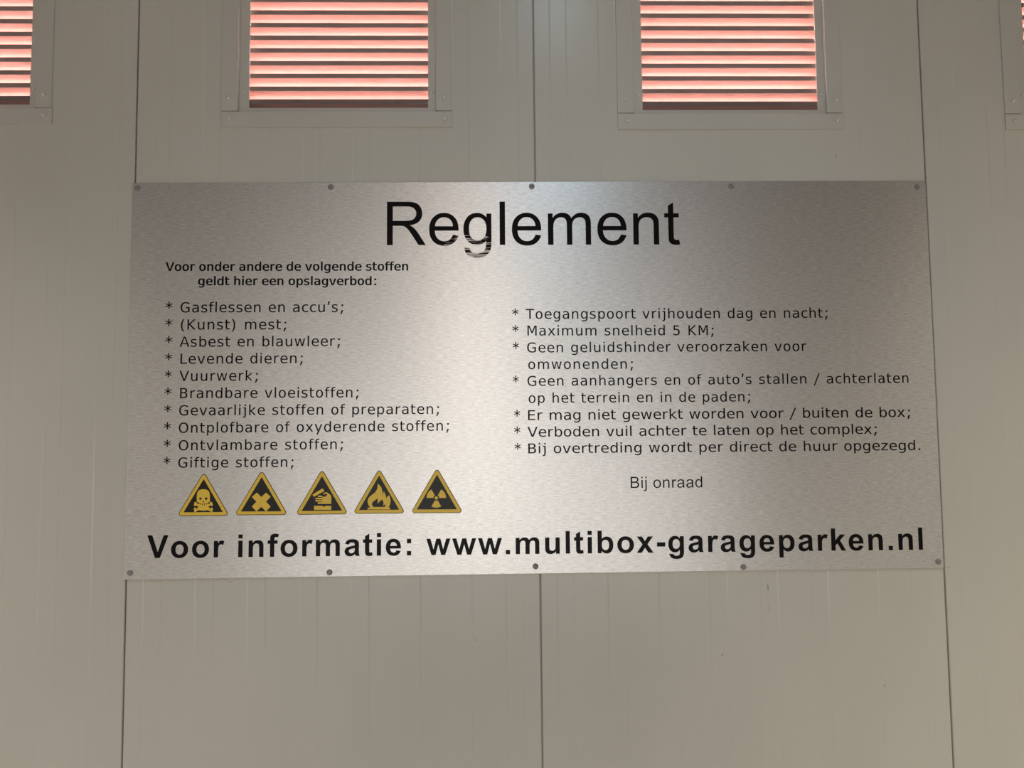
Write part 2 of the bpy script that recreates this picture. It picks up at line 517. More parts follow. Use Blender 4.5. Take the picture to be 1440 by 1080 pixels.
# ------------------------------------------------------------------ lettering outlines (drawn here, quadratic paths)
# wide humanist sans, 6400 units per em: glyph: (advance in em, path)
SANS = {
'a': (.6006, "M2194 1759Q1497 1759 1228 1600Q959 1441 959 1056Q959 750 1161 570Q1363 391 1709 391Q2188 391 2477 730Q2766 1069 2766 1631L2766 1759L2194 1759ZM3341 1997L3341 0L2766 0L2766 531Q2569 213 2275 61Q1981 -91 1556 -91Q1019 -91 701 211Q384 513 384 1019Q384 1609 779 1909Q1175 2209 1959 2209L2766 2209L2766 2266Q2766 2663 2505 2880Q2244 3097 1772 3097Q1472 3097 1187 3025Q903 2953 641 2809L641 3341Q956 3463 1253 3523Q1550 3584 1831 3584Q2591 3584 2966 3190Q3341 2797 3341 1997Z"),
'b': (.623, "M3116 1747Q3116 2381 2855 2742Q2594 3103 2138 3103Q1681 3103 1420 2742Q1159 2381 1159 1747Q1159 1113 1420 752Q1681 391 2138 391Q2594 391 2855 752Q3116 1113 3116 1747ZM1159 2969Q1341 3281 1617 3432Q1894 3584 2278 3584Q2916 3584 3314 3078Q3713 2572 3713 1747Q3713 922 3314 415Q2916 -91 2278 -91Q1894 -91 1617 61Q1341 213 1159 525L1159 0L581 0L581 4863L1159 4863L1159 2969Z"),
'c': (.521, "M3122 3366L3122 2828Q2878 2963 2633 3030Q2388 3097 2138 3097Q1578 3097 1268 2742Q959 2388 959 1747Q959 1106 1268 751Q1578 397 2138 397Q2388 397 2633 464Q2878 531 3122 666L3122 134Q2881 22 2623 -34Q2366 -91 2075 -91Q1284 -91 818 406Q353 903 353 1747Q353 2603 823 3093Q1294 3584 2113 3584Q2378 3584 2631 3529Q2884 3475 3122 3366Z"),
'd': (.623, "M2906 2969L2906 4863L3481 4863L3481 0L2906 0L2906 525Q2725 213 2448 61Q2172 -91 1784 -91Q1150 -91 751 415Q353 922 353 1747Q353 2572 751 3078Q1150 3584 1784 3584Q2172 3584 2448 3432Q2725 3281 2906 2969ZM947 1747Q947 1113 1208 752Q1469 391 1925 391Q2381 391 2643 752Q2906 1113 2906 1747Q2906 2381 2643 2742Q2381 3103 1925 3103Q1469 3103 1208 2742Q947 2381 947 1747Z"),
'e': (.5957, "M3597 1894L3597 1613L953 1613Q991 1019 1311 708Q1631 397 2203 397Q2534 397 2845 478Q3156 559 3463 722L3463 178Q3153 47 2828 -22Q2503 -91 2169 -91Q1331 -91 842 396Q353 884 353 1716Q353 2575 817 3079Q1281 3584 2069 3584Q2775 3584 3186 3129Q3597 2675 3597 1894ZM3022 2063Q3016 2534 2758 2815Q2500 3097 2075 3097Q1594 3097 1305 2825Q1016 2553 972 2059L3022 2063Z"),
'f': (.3516, "M2375 4863L2375 4384L1825 4384Q1516 4384 1395 4259Q1275 4134 1275 3809L1275 3500L2222 3500L2222 3053L1275 3053L1275 0L697 0L697 3053L147 3053L147 3500L697 3500L697 3744Q697 4328 969 4595Q1241 4863 1831 4863L2375 4863Z"),
'g': (.623, "M2906 1791Q2906 2416 2648 2759Q2391 3103 1925 3103Q1463 3103 1205 2759Q947 2416 947 1791Q947 1169 1205 825Q1463 481 1925 481Q2391 481 2648 825Q2906 1169 2906 1791ZM3481 434Q3481 -459 3084 -895Q2688 -1331 1869 -1331Q1566 -1331 1297 -1286Q1028 -1241 775 -1147L775 -588Q1028 -725 1275 -790Q1522 -856 1778 -856Q2344 -856 2625 -561Q2906 -266 2906 331L2906 616Q2728 306 2450 153Q2172 0 1784 0Q1141 0 747 490Q353 981 353 1791Q353 2603 747 3093Q1141 3584 1784 3584Q2172 3584 2450 3431Q2728 3278 2906 2969L2906 3500L3481 3500L3481 434Z"),
'h': (.6328, "M3513 2113L3513 0L2938 0L2938 2094Q2938 2591 2744 2837Q2550 3084 2163 3084Q1697 3084 1428 2787Q1159 2491 1159 1978L1159 0L581 0L581 4863L1159 4863L1159 2956Q1366 3272 1645 3428Q1925 3584 2291 3584Q2894 3584 3203 3211Q3513 2838 3513 2113Z"),
'i': (.2744, "M603 3500L1178 3500L1178 0L603 0ZM603 4863L1178 4863L1178 4134L603 4134Z"),
'j': (.3442, "M1053 3500L1628 3500L1628 -63Q1628 -731 1373 -1031Q1119 -1331 553 -1331L334 -1331L334 -844L488 -844Q816 -844 934 -692Q1053 -541 1053 -63L1053 3050L420 3050L420 3500ZM1053 4863L1628 4863L1628 4134L1053 4134Z"),
'k': (.5918, "M581 4863L1159 4863L1159 1991L2875 3500L3609 3500L1753 1863L3688 0L2938 0L1159 1709L1159 0L581 0Z"),
'l': (.2744, "M603 4863L1178 4863L1178 0L603 0Z"),
'm': (.9727, "M3328 2828Q3544 3216 3844 3400Q4144 3584 4550 3584Q5097 3584 5394 3201Q5691 2819 5691 2113L5691 0L5113 0L5113 2094Q5113 2597 4934 2840Q4756 3084 4391 3084Q3944 3084 3684 2787Q3425 2491 3425 1978L3425 0L2847 0L2847 2094Q2847 2600 2669 2842Q2491 3084 2119 3084Q1678 3084 1418 2786Q1159 2488 1159 1978L1159 0L581 0L581 3500L1159 3500L1159 2956Q1356 3278 1631 3431Q1906 3584 2284 3584Q2666 3584 2933 3390Q3200 3197 3328 2828Z"),
'n': (.6328, "M3513 2113L3513 0L2938 0L2938 2094Q2938 2591 2744 2837Q2550 3084 2163 3084Q1697 3084 1428 2787Q1159 2491 1159 1978L1159 0L581 0L581 3500L1159 3500L1159 2956Q1366 3272 1645 3428Q1925 3584 2291 3584Q2894 3584 3203 3211Q3513 2838 3513 2113Z"),
'o': (.607, "M1959 3097Q1497 3097 1228 2736Q959 2375 959 1747Q959 1119 1226 758Q1494 397 1959 397Q2419 397 2687 759Q2956 1122 2956 1747Q2956 2369 2687 2733Q2419 3097 1959 3097ZM1959 3584Q2709 3584 3137 3096Q3566 2609 3566 1747Q3566 888 3137 398Q2709 -91 1959 -91Q1206 -91 779 398Q353 888 353 1747Q353 2609 779 3096Q1206 3584 1959 3584Z"),
'p': (.623, "M1159 525L1159 -1331L581 -1331L581 3500L1159 3500L1159 2969Q1341 3281 1617 3432Q1894 3584 2278 3584Q2916 3584 3314 3078Q3713 2572 3713 1747Q3713 922 3314 415Q2916 -91 2278 -91Q1894 -91 1617 61Q1341 213 1159 525ZM3116 1747Q3116 2381 2855 2742Q2594 3103 2138 3103Q1681 3103 1420 2742Q1159 2381 1159 1747Q1159 1113 1420 752Q1681 391 2138 391Q2594 391 2855 752Q3116 1113 3116 1747Z"),
'r': (.4268, "M2631 2963Q2534 3019 2420 3045Q2306 3072 2169 3072Q1681 3072 1420 2755Q1159 2438 1159 1844L1159 0L581 0L581 3500L1159 3500L1159 2956Q1341 3275 1631 3429Q1922 3584 2338 3584Q2397 3584 2469 3576Q2541 3569 2628 3553L2631 2963Z"),
's': (.521, "M2834 3397L2834 2853Q2591 2978 2328 3040Q2066 3103 1784 3103Q1356 3103 1142 2972Q928 2841 928 2578Q928 2378 1081 2264Q1234 2150 1697 2047L1894 2003Q2506 1872 2764 1633Q3022 1394 3022 966Q3022 478 2636 193Q2250 -91 1575 -91Q1294 -91 989 -36Q684 19 347 128L347 722Q666 556 975 473Q1284 391 1588 391Q1994 391 2212 530Q2431 669 2431 922Q2431 1156 2273 1281Q2116 1406 1581 1522L1381 1569Q847 1681 609 1914Q372 2147 372 2553Q372 3047 722 3315Q1072 3584 1716 3584Q2034 3584 2315 3537Q2597 3491 2834 3397Z"),
't': (.394, "M1172 4494L1172 3500L2356 3500L2356 3053L1172 3053L1172 1153Q1172 725 1289 603Q1406 481 1766 481L2356 481L2356 0L1766 0Q1100 0 847 248Q594 497 594 1153L594 3053L172 3053L172 3500L594 3500L594 4494Z"),
'u': (.6328, "M544 1381L544 3500L1119 3500L1119 1403Q1119 906 1312 657Q1506 409 1894 409Q2359 409 2629 706Q2900 1003 2900 1516L2900 3500L3475 3500L3475 0L2900 0L2900 538Q2691 219 2414 64Q2138 -91 1772 -91Q1169 -91 856 284Q544 659 544 1381Z"),
'v': (.5918, "M191 3500L800 3500L1894 563L2988 3500L3597 3500L2284 0L1503 0Z"),
'w': (.8184, "M269 3500L844 3500L1563 769L2278 3500L2956 3500L3675 769L4391 3500L4966 3500L4050 0L3372 0L2619 2869L1863 0L1184 0Z"),
'x': (.5918, "M3513 3500L2247 1797L3578 0L2900 0L1881 1375L863 0L184 0L1544 1831L300 3500L978 3500L1906 2253L2834 3500Z"),
'y': (.5918, "M1606 -1331L1000 -1331L1606 56L191 3500L800 3500L1894 763L2988 3500L3597 3500Z"),
'z': (.5254, "M353 3500L3084 3500L3084 2975L922 459L3084 459L3084 0L275 0L275 525L2438 3041L353 3041Z"),
'A': (.6836, "M2188 4044L3047 1722L1331 1722ZM1831 4666L2547 4666L4325 0L3669 0L3244 1197L1141 1197L716 0L50 0Z"),
'B': (.6855, "M1259 2228L1259 519L2272 519Q2781 519 3026 730Q3272 941 3272 1375Q3272 1813 3026 2020Q2781 2228 2272 2228ZM1259 4147L1259 2741L2194 2741Q2656 2741 2882 2914Q3109 3088 3109 3444Q3109 3797 2882 3972Q2656 4147 2194 4147ZM628 4666L2241 4666Q2963 4666 3353 4366Q3744 4066 3744 3513Q3744 3084 3544 2831Q3344 2578 2956 2516Q3422 2416 3680 2098Q3938 1781 3938 1306Q3938 681 3513 340Q3088 0 2303 0L628 0Z"),
'E': (.6323, "M628 4666L3578 4666L3578 4134L1259 4134L1259 2753L3481 2753L3481 2222L1259 2222L1259 531L3634 531L3634 0L628 0Z"),
'G': (.7754, "M3809 666L3809 1919L2778 1919L2778 2438L4434 2438L4434 434Q4069 175 3628 42Q3188 -91 2688 -91Q1594 -91 976 548Q359 1188 359 2328Q359 3472 976 4111Q1594 4750 2688 4750Q3144 4750 3555 4637Q3966 4525 4313 4306L4313 3634Q3963 3931 3569 4081Q3175 4231 2741 4231Q1884 4231 1454 3753Q1025 3275 1025 2328Q1025 1384 1454 906Q1884 428 2741 428Q3075 428 3337 486Q3600 544 3809 666Z"),
'K': (.6929, "M628 4666L1259 4666L1259 2694L3353 4666L4166 4666L1850 2491L4331 0L3500 0L1259 2247L1259 0L628 0Z"),
'L': (.5566, "M628 4666L1259 4666L1259 531L3531 531L3531 0L628 0Z"),
'M': (.8428, "M628 4666L1569 4666L2759 1891L3956 4666L4897 4666L4897 0L4281 0L4281 3997L3038 1147L2484 1147L1241 3997L1241 0L628 0Z"),
'O': (.7871, "M2522 4238Q1834 4238 1429 3725Q1025 3213 1025 2328Q1025 1447 1429 934Q1834 422 2522 422Q3209 422 3611 934Q4013 1447 4013 2328Q4013 3213 3611 3725Q3209 4238 2522 4238ZM2522 4750Q3503 4750 4090 4092Q4678 3434 4678 2328Q4678 1225 4090 567Q3503 -91 2522 -91Q1538 -91 948 565Q359 1222 359 2328Q359 3434 948 4092Q1538 4750 2522 4750Z"),
'T': (.6162, "M-19 4666L3928 4666L3928 4134L2272 4134L2272 0L1638 0L1638 4134L-19 4134Z"),
'V': (.6836, "M1831 0L50 4666L709 4666L2188 738L3669 4666L4325 4666L2547 0Z"),
'5': (.6357, "M691 4666L3169 4666L3169 4134L1269 4134L1269 2991Q1406 3038 1543 3061Q1681 3084 1819 3084Q2600 3084 3056 2656Q3513 2228 3513 1497Q3513 744 3044 326Q2575 -91 1722 -91Q1428 -91 1123 -41Q819 9 494 109L494 744Q775 591 1075 516Q1375 441 1709 441Q2250 441 2565 725Q2881 1009 2881 1497Q2881 1984 2565 2268Q2250 2553 1709 2553Q1456 2553 1204 2497Q953 2441 691 2322Z"),
'(': (.4541, "M2484 4856Q1566 3806 1566 1920Q1566 20 2484 -1030L1984 -1030Q950 100 950 1920Q950 3740 1984 4856Z"),
')': (.4541, "M420 4856L920 4856Q1954 3740 1954 1920Q1954 100 920 -1030L420 -1030Q1338 20 1338 1920Q1338 3806 420 4856Z"),
';': (.4541, "M1130 3500L1850 3500L1850 2720L1130 2720ZM1130 780L1930 780L1150 -1000L700 -1000Z"),
':': (.4541, "M1130 3500L1850 3500L1850 2720L1130 2720ZM1130 780L1850 780L1850 0L1130 0Z"),
'.': (.3638, "M850 780L1570 780L1570 0L850 0Z"),
'/': (.4541, "M2420 4863L2950 4863L480 -1000L-40 -1000Z"),
'\u2019': (.2686, "M760 4950L1480 4950L900 3250L420 3250Z"),
'*': (.6357, "M1855 4700L2205 4700L2150 3560L3010 4090L3180 3790L2280 3300L3180 2810L3010 2510L2150 3040L2205 1900L1855 1900L1910 3040L1050 2510L880 2810L1780 3300L880 3790L1050 4090L1910 3560Z"),
}
# grotesque, 2048 units per em
GROT = {
'R': (1479, "M161 0L161 1466L811 1466Q1007 1466 1109 1426Q1211 1387 1272 1287Q1333 1187 1333 1066Q1333 910 1232 803Q1131 696 920 667Q997 630 1037 594Q1122 516 1198 399L1453 0L1209 0L1015 305Q930 437 875 507Q820 577 776 605Q733 633 688 644Q655 651 580 651L355 651L355 0ZM355 819L772 819Q905 819 980 846Q1055 874 1094 934Q1133 995 1133 1066Q1133 1170 1057 1237Q982 1304 819 1304L355 1304Z"),
'e': (1139, "M862 342L1048 319Q1004 156 885 66Q766 -24 581 -24Q348 -24 211 119Q75 263 75 522Q75 790 213 938Q351 1086 571 1086Q784 1086 919 941Q1054 796 1054 533Q1054 517 1053 485L261 485Q271 310 360 217Q449 124 582 124Q681 124 751 176Q821 228 862 342ZM271 633L864 633Q852 767 796 834Q710 938 573 938Q449 938 364 855Q280 772 271 633Z"),
'g': (1139, "M102 -88L277 -114Q288 -195 338 -232Q405 -282 521 -282Q646 -282 714 -232Q782 -182 806 -92Q820 -37 819 139Q701 0 525 0Q306 0 186 158Q66 316 66 537Q66 689 121 817Q176 946 280 1016Q385 1086 525 1086Q712 1086 834 935L834 1062L1000 1062L1000 144Q1000 -104 949 -207Q899 -311 789 -371Q680 -431 521 -431Q332 -431 215 -346Q99 -261 102 -88ZM251 550Q251 341 334 245Q417 149 542 149Q666 149 750 244Q834 340 834 544Q834 739 747 838Q661 937 539 937Q419 937 335 839Q251 742 251 550Z"),
'l': (455, "M131 0L131 1466L311 1466L311 0Z"),
'm': (1706, "M135 0L135 1062L296 1062L296 913Q346 991 429 1038Q512 1086 618 1086Q736 1086 811 1037Q887 988 918 900Q1044 1086 1246 1086Q1404 1086 1489 998Q1574 911 1574 729L1574 0L1395 0L1395 669Q1395 777 1377 824Q1360 872 1314 901Q1268 930 1206 930Q1094 930 1020 855Q946 781 946 617L946 0L766 0L766 690Q766 810 722 870Q678 930 578 930Q502 930 437 890Q373 850 344 773Q315 696 315 551L315 0Z"),
'n': (1139, "M135 0L135 1062L297 1062L297 911Q414 1086 635 1086Q731 1086 811 1051Q892 1017 932 961Q972 905 988 828Q998 778 998 653L998 0L818 0L818 646Q818 756 797 810Q776 865 722 897Q669 930 597 930Q482 930 398 857Q315 784 315 580L315 0Z"),
't': (569, "M528 161L554 2Q478 -14 418 -14Q320 -14 266 17Q212 48 190 98Q168 149 168 311L168 922L36 922L36 1062L168 1062L168 1325L347 1433L347 1062L528 1062L528 922L347 922L347 301Q347 224 356 202Q366 180 387 167Q409 154 448 154Q477 154 528 161Z"),
'B': (1366, "M150 0L150 1466L700 1466Q868 1466 969 1421Q1071 1377 1128 1284Q1186 1192 1186 1091Q1186 997 1135 914Q1084 831 981 780Q1114 741 1185 647Q1257 553 1257 425Q1257 322 1213 233Q1170 145 1106 97Q1042 49 945 24Q849 0 709 0ZM344 850L661 850Q790 850 846 867Q920 889 957 940Q995 991 995 1068Q995 1141 960 1196Q925 1252 860 1272Q795 1293 637 1293L344 1293ZM344 173L709 173Q803 173 841 180Q908 192 953 220Q998 248 1027 301Q1056 355 1056 425Q1056 507 1014 567Q972 628 897 652Q823 677 683 677L344 677Z"),
'i': (455, "M136 1259L136 1466L316 1466L316 1259ZM136 0L136 1062L316 1062L316 0Z"),
'j': (455, "M134 1257L134 1466L314 1466L314 1257ZM-94 -412L-60 -259Q-6 -273 25 -273Q80 -273 107 -236Q134 -200 134 -54L134 1062L314 1062L314 -58Q314 -254 263 -331Q198 -431 47 -431Q-26 -431 -94 -412Z"),
'o': (1139, "M68 531Q68 826 232 968Q369 1086 566 1086Q785 1086 924 942Q1063 799 1063 546Q1063 341 1001 223Q940 106 822 41Q705 -24 566 -24Q343 -24 205 119Q68 262 68 531ZM253 531Q253 327 342 225Q431 124 566 124Q700 124 789 226Q878 328 878 537Q878 734 788 835Q699 937 566 937Q431 937 342 836Q253 735 253 531Z"),
'r': (682, "M133 0L133 1062L295 1062L295 901Q357 1014 409 1050Q462 1086 525 1086Q616 1086 710 1028L648 861Q582 900 516 900Q457 900 410 864Q363 829 343 766Q313 670 313 556L313 0Z"),
'a': (1139, "M828 131Q728 46 635 11Q543 -24 437 -24Q262 -24 168 61Q74 147 74 280Q74 358 109 422Q145 487 202 526Q260 565 332 585Q385 599 492 612Q710 638 813 674Q814 711 814 721Q814 831 763 876Q694 937 558 937Q431 937 370 892Q310 848 281 735L105 759Q129 872 184 941Q239 1011 343 1048Q447 1086 584 1086Q720 1086 805 1054Q890 1022 930 973Q970 925 986 851Q995 805 995 685L995 445Q995 194 1006 127Q1018 61 1052 0L864 0Q836 56 828 131ZM813 533Q715 493 519 465Q408 449 362 429Q316 409 291 370Q266 332 266 285Q266 213 320 165Q375 117 480 117Q584 117 665 162Q746 208 784 287Q813 348 813 467Z"),
'd': (1139, "M824 0L824 134Q723 -24 527 -24Q400 -24 293 46Q187 116 128 241Q70 367 70 530Q70 689 123 818Q176 948 282 1017Q388 1086 519 1086Q615 1086 690 1045Q765 1005 812 940L812 1466L991 1466L991 0ZM255 530Q255 326 341 225Q427 124 544 124Q662 124 744 220Q827 317 827 515Q827 733 743 835Q659 937 536 937Q416 937 335 839Q255 741 255 530Z"),
}
GROTBOLD = {
'V': (1366, "M523 0L-1 1466L320 1466L691 381L1050 1466L1364 1466L839 0Z"),
'o': (1251, "M82 546Q82 686 151 817Q220 948 346 1017Q473 1086 629 1086Q872 1086 1027 928Q1183 771 1183 530Q1183 288 1026 132Q870 -24 632 -24Q485 -24 351 42Q218 109 150 237Q82 366 82 546ZM370 531Q370 372 445 287Q521 203 631 203Q742 203 817 287Q892 372 892 533Q892 690 817 774Q742 859 631 859Q521 859 445 774Q370 690 370 531Z"),
'r': (797, "M416 0L135 0L135 1062L396 1062L396 911Q463 1018 516 1052Q570 1086 638 1086Q734 1086 823 1033L736 788Q665 834 604 834Q545 834 504 801Q463 769 439 684Q416 599 416 328Z"),
'i': (569, "M147 1206L147 1466L428 1466L428 1206ZM147 0L147 1062L428 1062L428 0Z"),
'n': (1251, "M1113 0L832 0L832 542Q832 714 814 764Q796 815 755 843Q715 871 658 871Q585 871 527 831Q469 791 447 725Q426 659 426 481L426 0L145 0L145 1062L406 1062L406 906Q545 1086 756 1086Q849 1086 926 1052Q1003 1019 1042 967Q1082 915 1097 849Q1113 783 1113 660Z"),
'f': (682, "M24 1062L180 1062L180 1142Q180 1276 208 1342Q237 1408 313 1449Q390 1491 507 1491Q627 1491 742 1455L704 1259Q637 1275 575 1275Q514 1275 487 1246Q461 1218 461 1137L461 1062L671 1062L671 841L461 841L461 0L180 0L180 841L24 841Z"),
'm': (1821, "M126 1062L385 1062L385 917Q524 1086 716 1086Q818 1086 893 1044Q968 1002 1016 917Q1086 1002 1167 1044Q1248 1086 1340 1086Q1457 1086 1538 1038Q1619 991 1659 899Q1688 831 1688 679L1688 0L1407 0L1407 607Q1407 765 1378 811Q1339 871 1258 871Q1199 871 1147 835Q1095 799 1072 729Q1049 660 1049 510L1049 0L768 0L768 582Q768 737 753 782Q738 827 706 849Q675 871 621 871Q556 871 504 836Q452 801 429 735Q407 669 407 516L407 0L126 0Z"),
'a': (1139, "M357 738L102 784Q145 938 250 1012Q355 1086 562 1086Q750 1086 842 1041Q934 997 971 928Q1009 860 1009 676L1006 348Q1006 208 1019 141Q1033 75 1070 0L792 0Q781 28 765 83Q758 108 755 116Q683 46 601 11Q519 -24 426 -24Q262 -24 167 65Q73 154 73 290Q73 380 116 450Q159 521 236 558Q314 596 460 624Q657 661 733 693L733 721Q733 802 693 836Q653 871 542 871Q467 871 425 841Q383 812 357 738ZM733 510Q679 492 562 467Q445 442 409 418Q354 379 354 319Q354 260 398 217Q442 174 510 174Q586 174 655 224Q706 262 722 317Q733 353 733 454Z"),
't': (682, "M634 1062L634 838L442 838L442 410Q442 280 447 258Q453 237 472 223Q492 209 520 209Q559 209 633 236L657 18Q559 -24 435 -24Q359 -24 298 1Q237 27 208 67Q180 108 169 177Q160 226 160 375L160 838L31 838L31 1062L160 1062L160 1273L442 1437L442 1062Z"),
'e': (1139, "M762 338L1042 291Q988 137 871 56Q755 -24 580 -24Q303 -24 170 157Q65 302 65 523Q65 787 203 936Q341 1086 552 1086Q789 1086 926 929Q1063 773 1057 450L353 450Q356 325 421 255Q486 186 583 186Q649 186 694 222Q739 258 762 338ZM778 622Q775 744 715 807Q655 871 569 871Q477 871 417 804Q357 737 358 622Z"),
':': (682, "M201 781L201 1062L482 1062L482 781ZM201 0L201 281L482 281L482 0Z"),
'w': (1593, "M351 0L15 1062L288 1062L487 366L670 1062L941 1062L1118 366L1321 1062L1598 1062L1257 0L987 0L804 683L624 0Z"),
'.': (569, "M147 0L147 281L428 281L428 0Z"),
'u': (1251, "M848 0L848 159Q790 74 695 25Q601 -24 496 -24Q389 -24 304 23Q219 70 181 155Q143 240 143 390L143 1062L424 1062L424 574Q424 350 439 299Q455 249 496 219Q537 190 600 190Q672 190 729 229Q786 269 807 327Q828 386 828 614L828 1062L1109 1062L1109 0Z"),
'l': (569, "M147 0L147 1466L428 1466L428 0Z"),
'b': (1251, "M135 0L135 1466L416 1466L416 938Q546 1086 724 1086Q918 1086 1045 945Q1172 805 1172 542Q1172 270 1042 123Q913 -24 728 -24Q637 -24 548 21Q460 67 396 156L396 0ZM414 554Q414 389 466 310Q539 198 660 198Q753 198 818 277Q884 357 884 528Q884 710 818 790Q752 871 649 871Q548 871 481 792Q414 714 414 554Z"),
'x': (1139, "M12 0L397 550L28 1062L371 1062L560 768L760 1062L1090 1062L728 556L1123 0L778 0L561 331L342 0Z"),
'-': (682, "M115 391L115 672L667 672L667 391Z"),
'g': (1251, "M121 -70L442 -109Q450 -165 479 -186Q519 -216 605 -216Q715 -216 770 -183Q807 -161 826 -112Q839 -77 839 17L839 172Q713 0 521 0Q307 0 182 181Q84 324 84 537Q84 804 212 945Q341 1086 532 1086Q729 1086 857 913L857 1062L1120 1062L1120 109Q1120 -79 1089 -172Q1058 -265 1002 -318Q946 -371 858 -401Q771 -431 637 -431Q384 -431 278 -344Q172 -258 121 -70ZM372 553Q372 384 437 305Q503 227 599 227Q702 227 773 307Q844 388 844 546Q844 711 776 791Q708 871 604 871Q503 871 437 792Q372 714 372 553Z"),
'p': (1251, "M139 1062L401 1062L401 906Q452 986 539 1036Q626 1086 732 1086Q917 1086 1046 941Q1175 796 1175 537Q1175 271 1045 123Q915 -24 730 -24Q642 -24 570 11Q499 46 420 131L420 -404L139 -404ZM417 549Q417 370 488 284Q559 199 661 199Q759 199 824 277Q889 356 889 535Q889 702 822 783Q755 864 656 864Q553 864 485 784Q417 705 417 549Z"),
'k': (1139, "M137 0L137 1466L418 1466L418 688L747 1062L1093 1062L730 674L1119 0L816 0L549 477L418 340L418 0Z"),
}
SPACE = {'v': .3516, 'bold': .33, 'arial': .278, 'arialbold': .278}


def flatten(path, unit, steps):
    """quadratic outline -> closed polylines in em"""
    import re
    tok = re.findall(r'[MLQZ]|-?\d+', path)
    loops, cur, i, cmd = [], [], 0, None
    while i < len(tok):
        if tok[i] in 'MLQZ':
            cmd = tok[i]
            i += 1
            if cmd == 'Z':
                loops.append(cur)
                cur = []
            continue
        if cmd in 'ML':
            cur.append((int(tok[i]) / unit, int(tok[i + 1]) / unit))
            i += 2
        else:
            (ax, ay), (bx, by, cx, cy) = cur[-1], [int(t) / unit for t in tok[i:i + 4]]
            for k in range(1, steps + 1):
                t = k / steps
                cur.append(((1 - t) ** 2 * ax + 2 * t * (1 - t) * bx + t * t * cx,
                            (1 - t) ** 2 * ay + 2 * t * (1 - t) * by + t * t * cy))
            i += 4
    out = []
    for lp in loops:
        q = []
        for p in lp:
            if not q or abs(p[0] - q[-1][0]) + abs(p[1] - q[-1][1]) > 1e-5:
                q.append(p)
        if abs(q[0][0] - q[-1][0]) + abs(q[0][1] - q[-1][1]) < 1e-5:
            q.pop()
        out.append(q)
    return out


def embolden(loops, ox, oy):
    """push an outline outwards (outer loops run clockwise, counters anticlockwise)"""
    area = lambda lp: sum(lp[i - 1][0] * lp[i][1] - lp[i][0] * lp[i - 1][1] for i in range(len(lp)))
    big = max(loops, key=lambda lp: abs(area(lp)))
    sgn = 1 if area(big) < 0 else -1
    res = []
    for lp in loops:
        n, q = len(lp), []
        for i in range(n):
            a, b_, c = lp[i - 1], lp[i], lp[(i + 1) % n]
            d1, d2 = Vector((b_[0] - a[0], b_[1] - a[1])).normalized(), Vector((c[0] - b_[0], c[1] - b_[1])).normalized()
            n1, n2 = Vector((-d1.y, d1.x)), Vector((-d2.y, d2.x))
            k = 1 + n1.dot(n2)
            m = (n1 + n2) / max(k, 0.5) * sgn
            q.append((b_[0] + m.x * ox, b_[1] + m.y * oy))
        res.append(q)
    return res


CACHE = {}


def glyph(kind, ch):
    if (kind, ch) not in CACHE:
        if kind in ('v', 'bold'):
            adv, path = SANS[ch]
            lps = flatten(path, 6400.0, 3)
            if kind == 'v':
                lps = embolden(lps, 0.007, 0.005)
            else:
                lps = embolden(lps, 0.030, 0.016)
                adv += 0.055
        else:
            adv, path = (GROT if kind == 'arial' else GROTBOLD)[ch]
            adv /= 2048.0
            lps = flatten(path, 2048.0, 5)
        CACHE[(kind, ch)] = (adv, lps)
    return CACHE[(kind, ch)]


def text_into(mbx, kind, s, p0, p1, em, xs, y, t):
    """set a line so that its ink runs from p0 to p1 along the baseline"""
    k = 'v' if kind == '+' else kind
    g = [None if c == ' ' else glyph(k, c) for c in s]
    lead = min(p[0] for lp in g[0][1] for p in lp)
    pos, x = [], 0.0
    for q in g:
        pos.append(x)
        x += SPACE[k] if q is None else q[0]
    end = pos[-1] + max(p[0] for lp in g[-1][1] for p in lp)
    L = math.hypot(p1[0] - p0[0], p1[1] - p0[1])
    track = 0.0
    if len(s) > 1:
        track = (L / (em * xs) - (end - lead)) / (len(s) - 1)
    ux, uz = (p1[0] - p0[0]) / L, (p1[1] - p0[1]) / L
    for i, q in enumerate(g):
        if q is None:
            continue
        for_loops = []
        for lp in q[1]:
            for_loops.append([(p0[0] + (px + pos[i] + track * i - lead) * em * xs * ux - py * em * uz,
                               p0[1] + (px + pos[i] + track * i - lead) * em * xs * uz + py * em * ux) for px, py in lp])
        mbx.plate(for_loops, y, t)
    return track


def star_into(mbx, p, em, y, t, wide=1.36):
    lps = glyph('v', '*')[1]
    lead = min(q[0] for q in lps[0])
    mbx.plate([[(p[0] + (a - lead) * em * wide, p[1] + (0.515 + (b_ - 0.515) * 1.14) * em) for a, b_ in lp] for lp in lps], y, t)

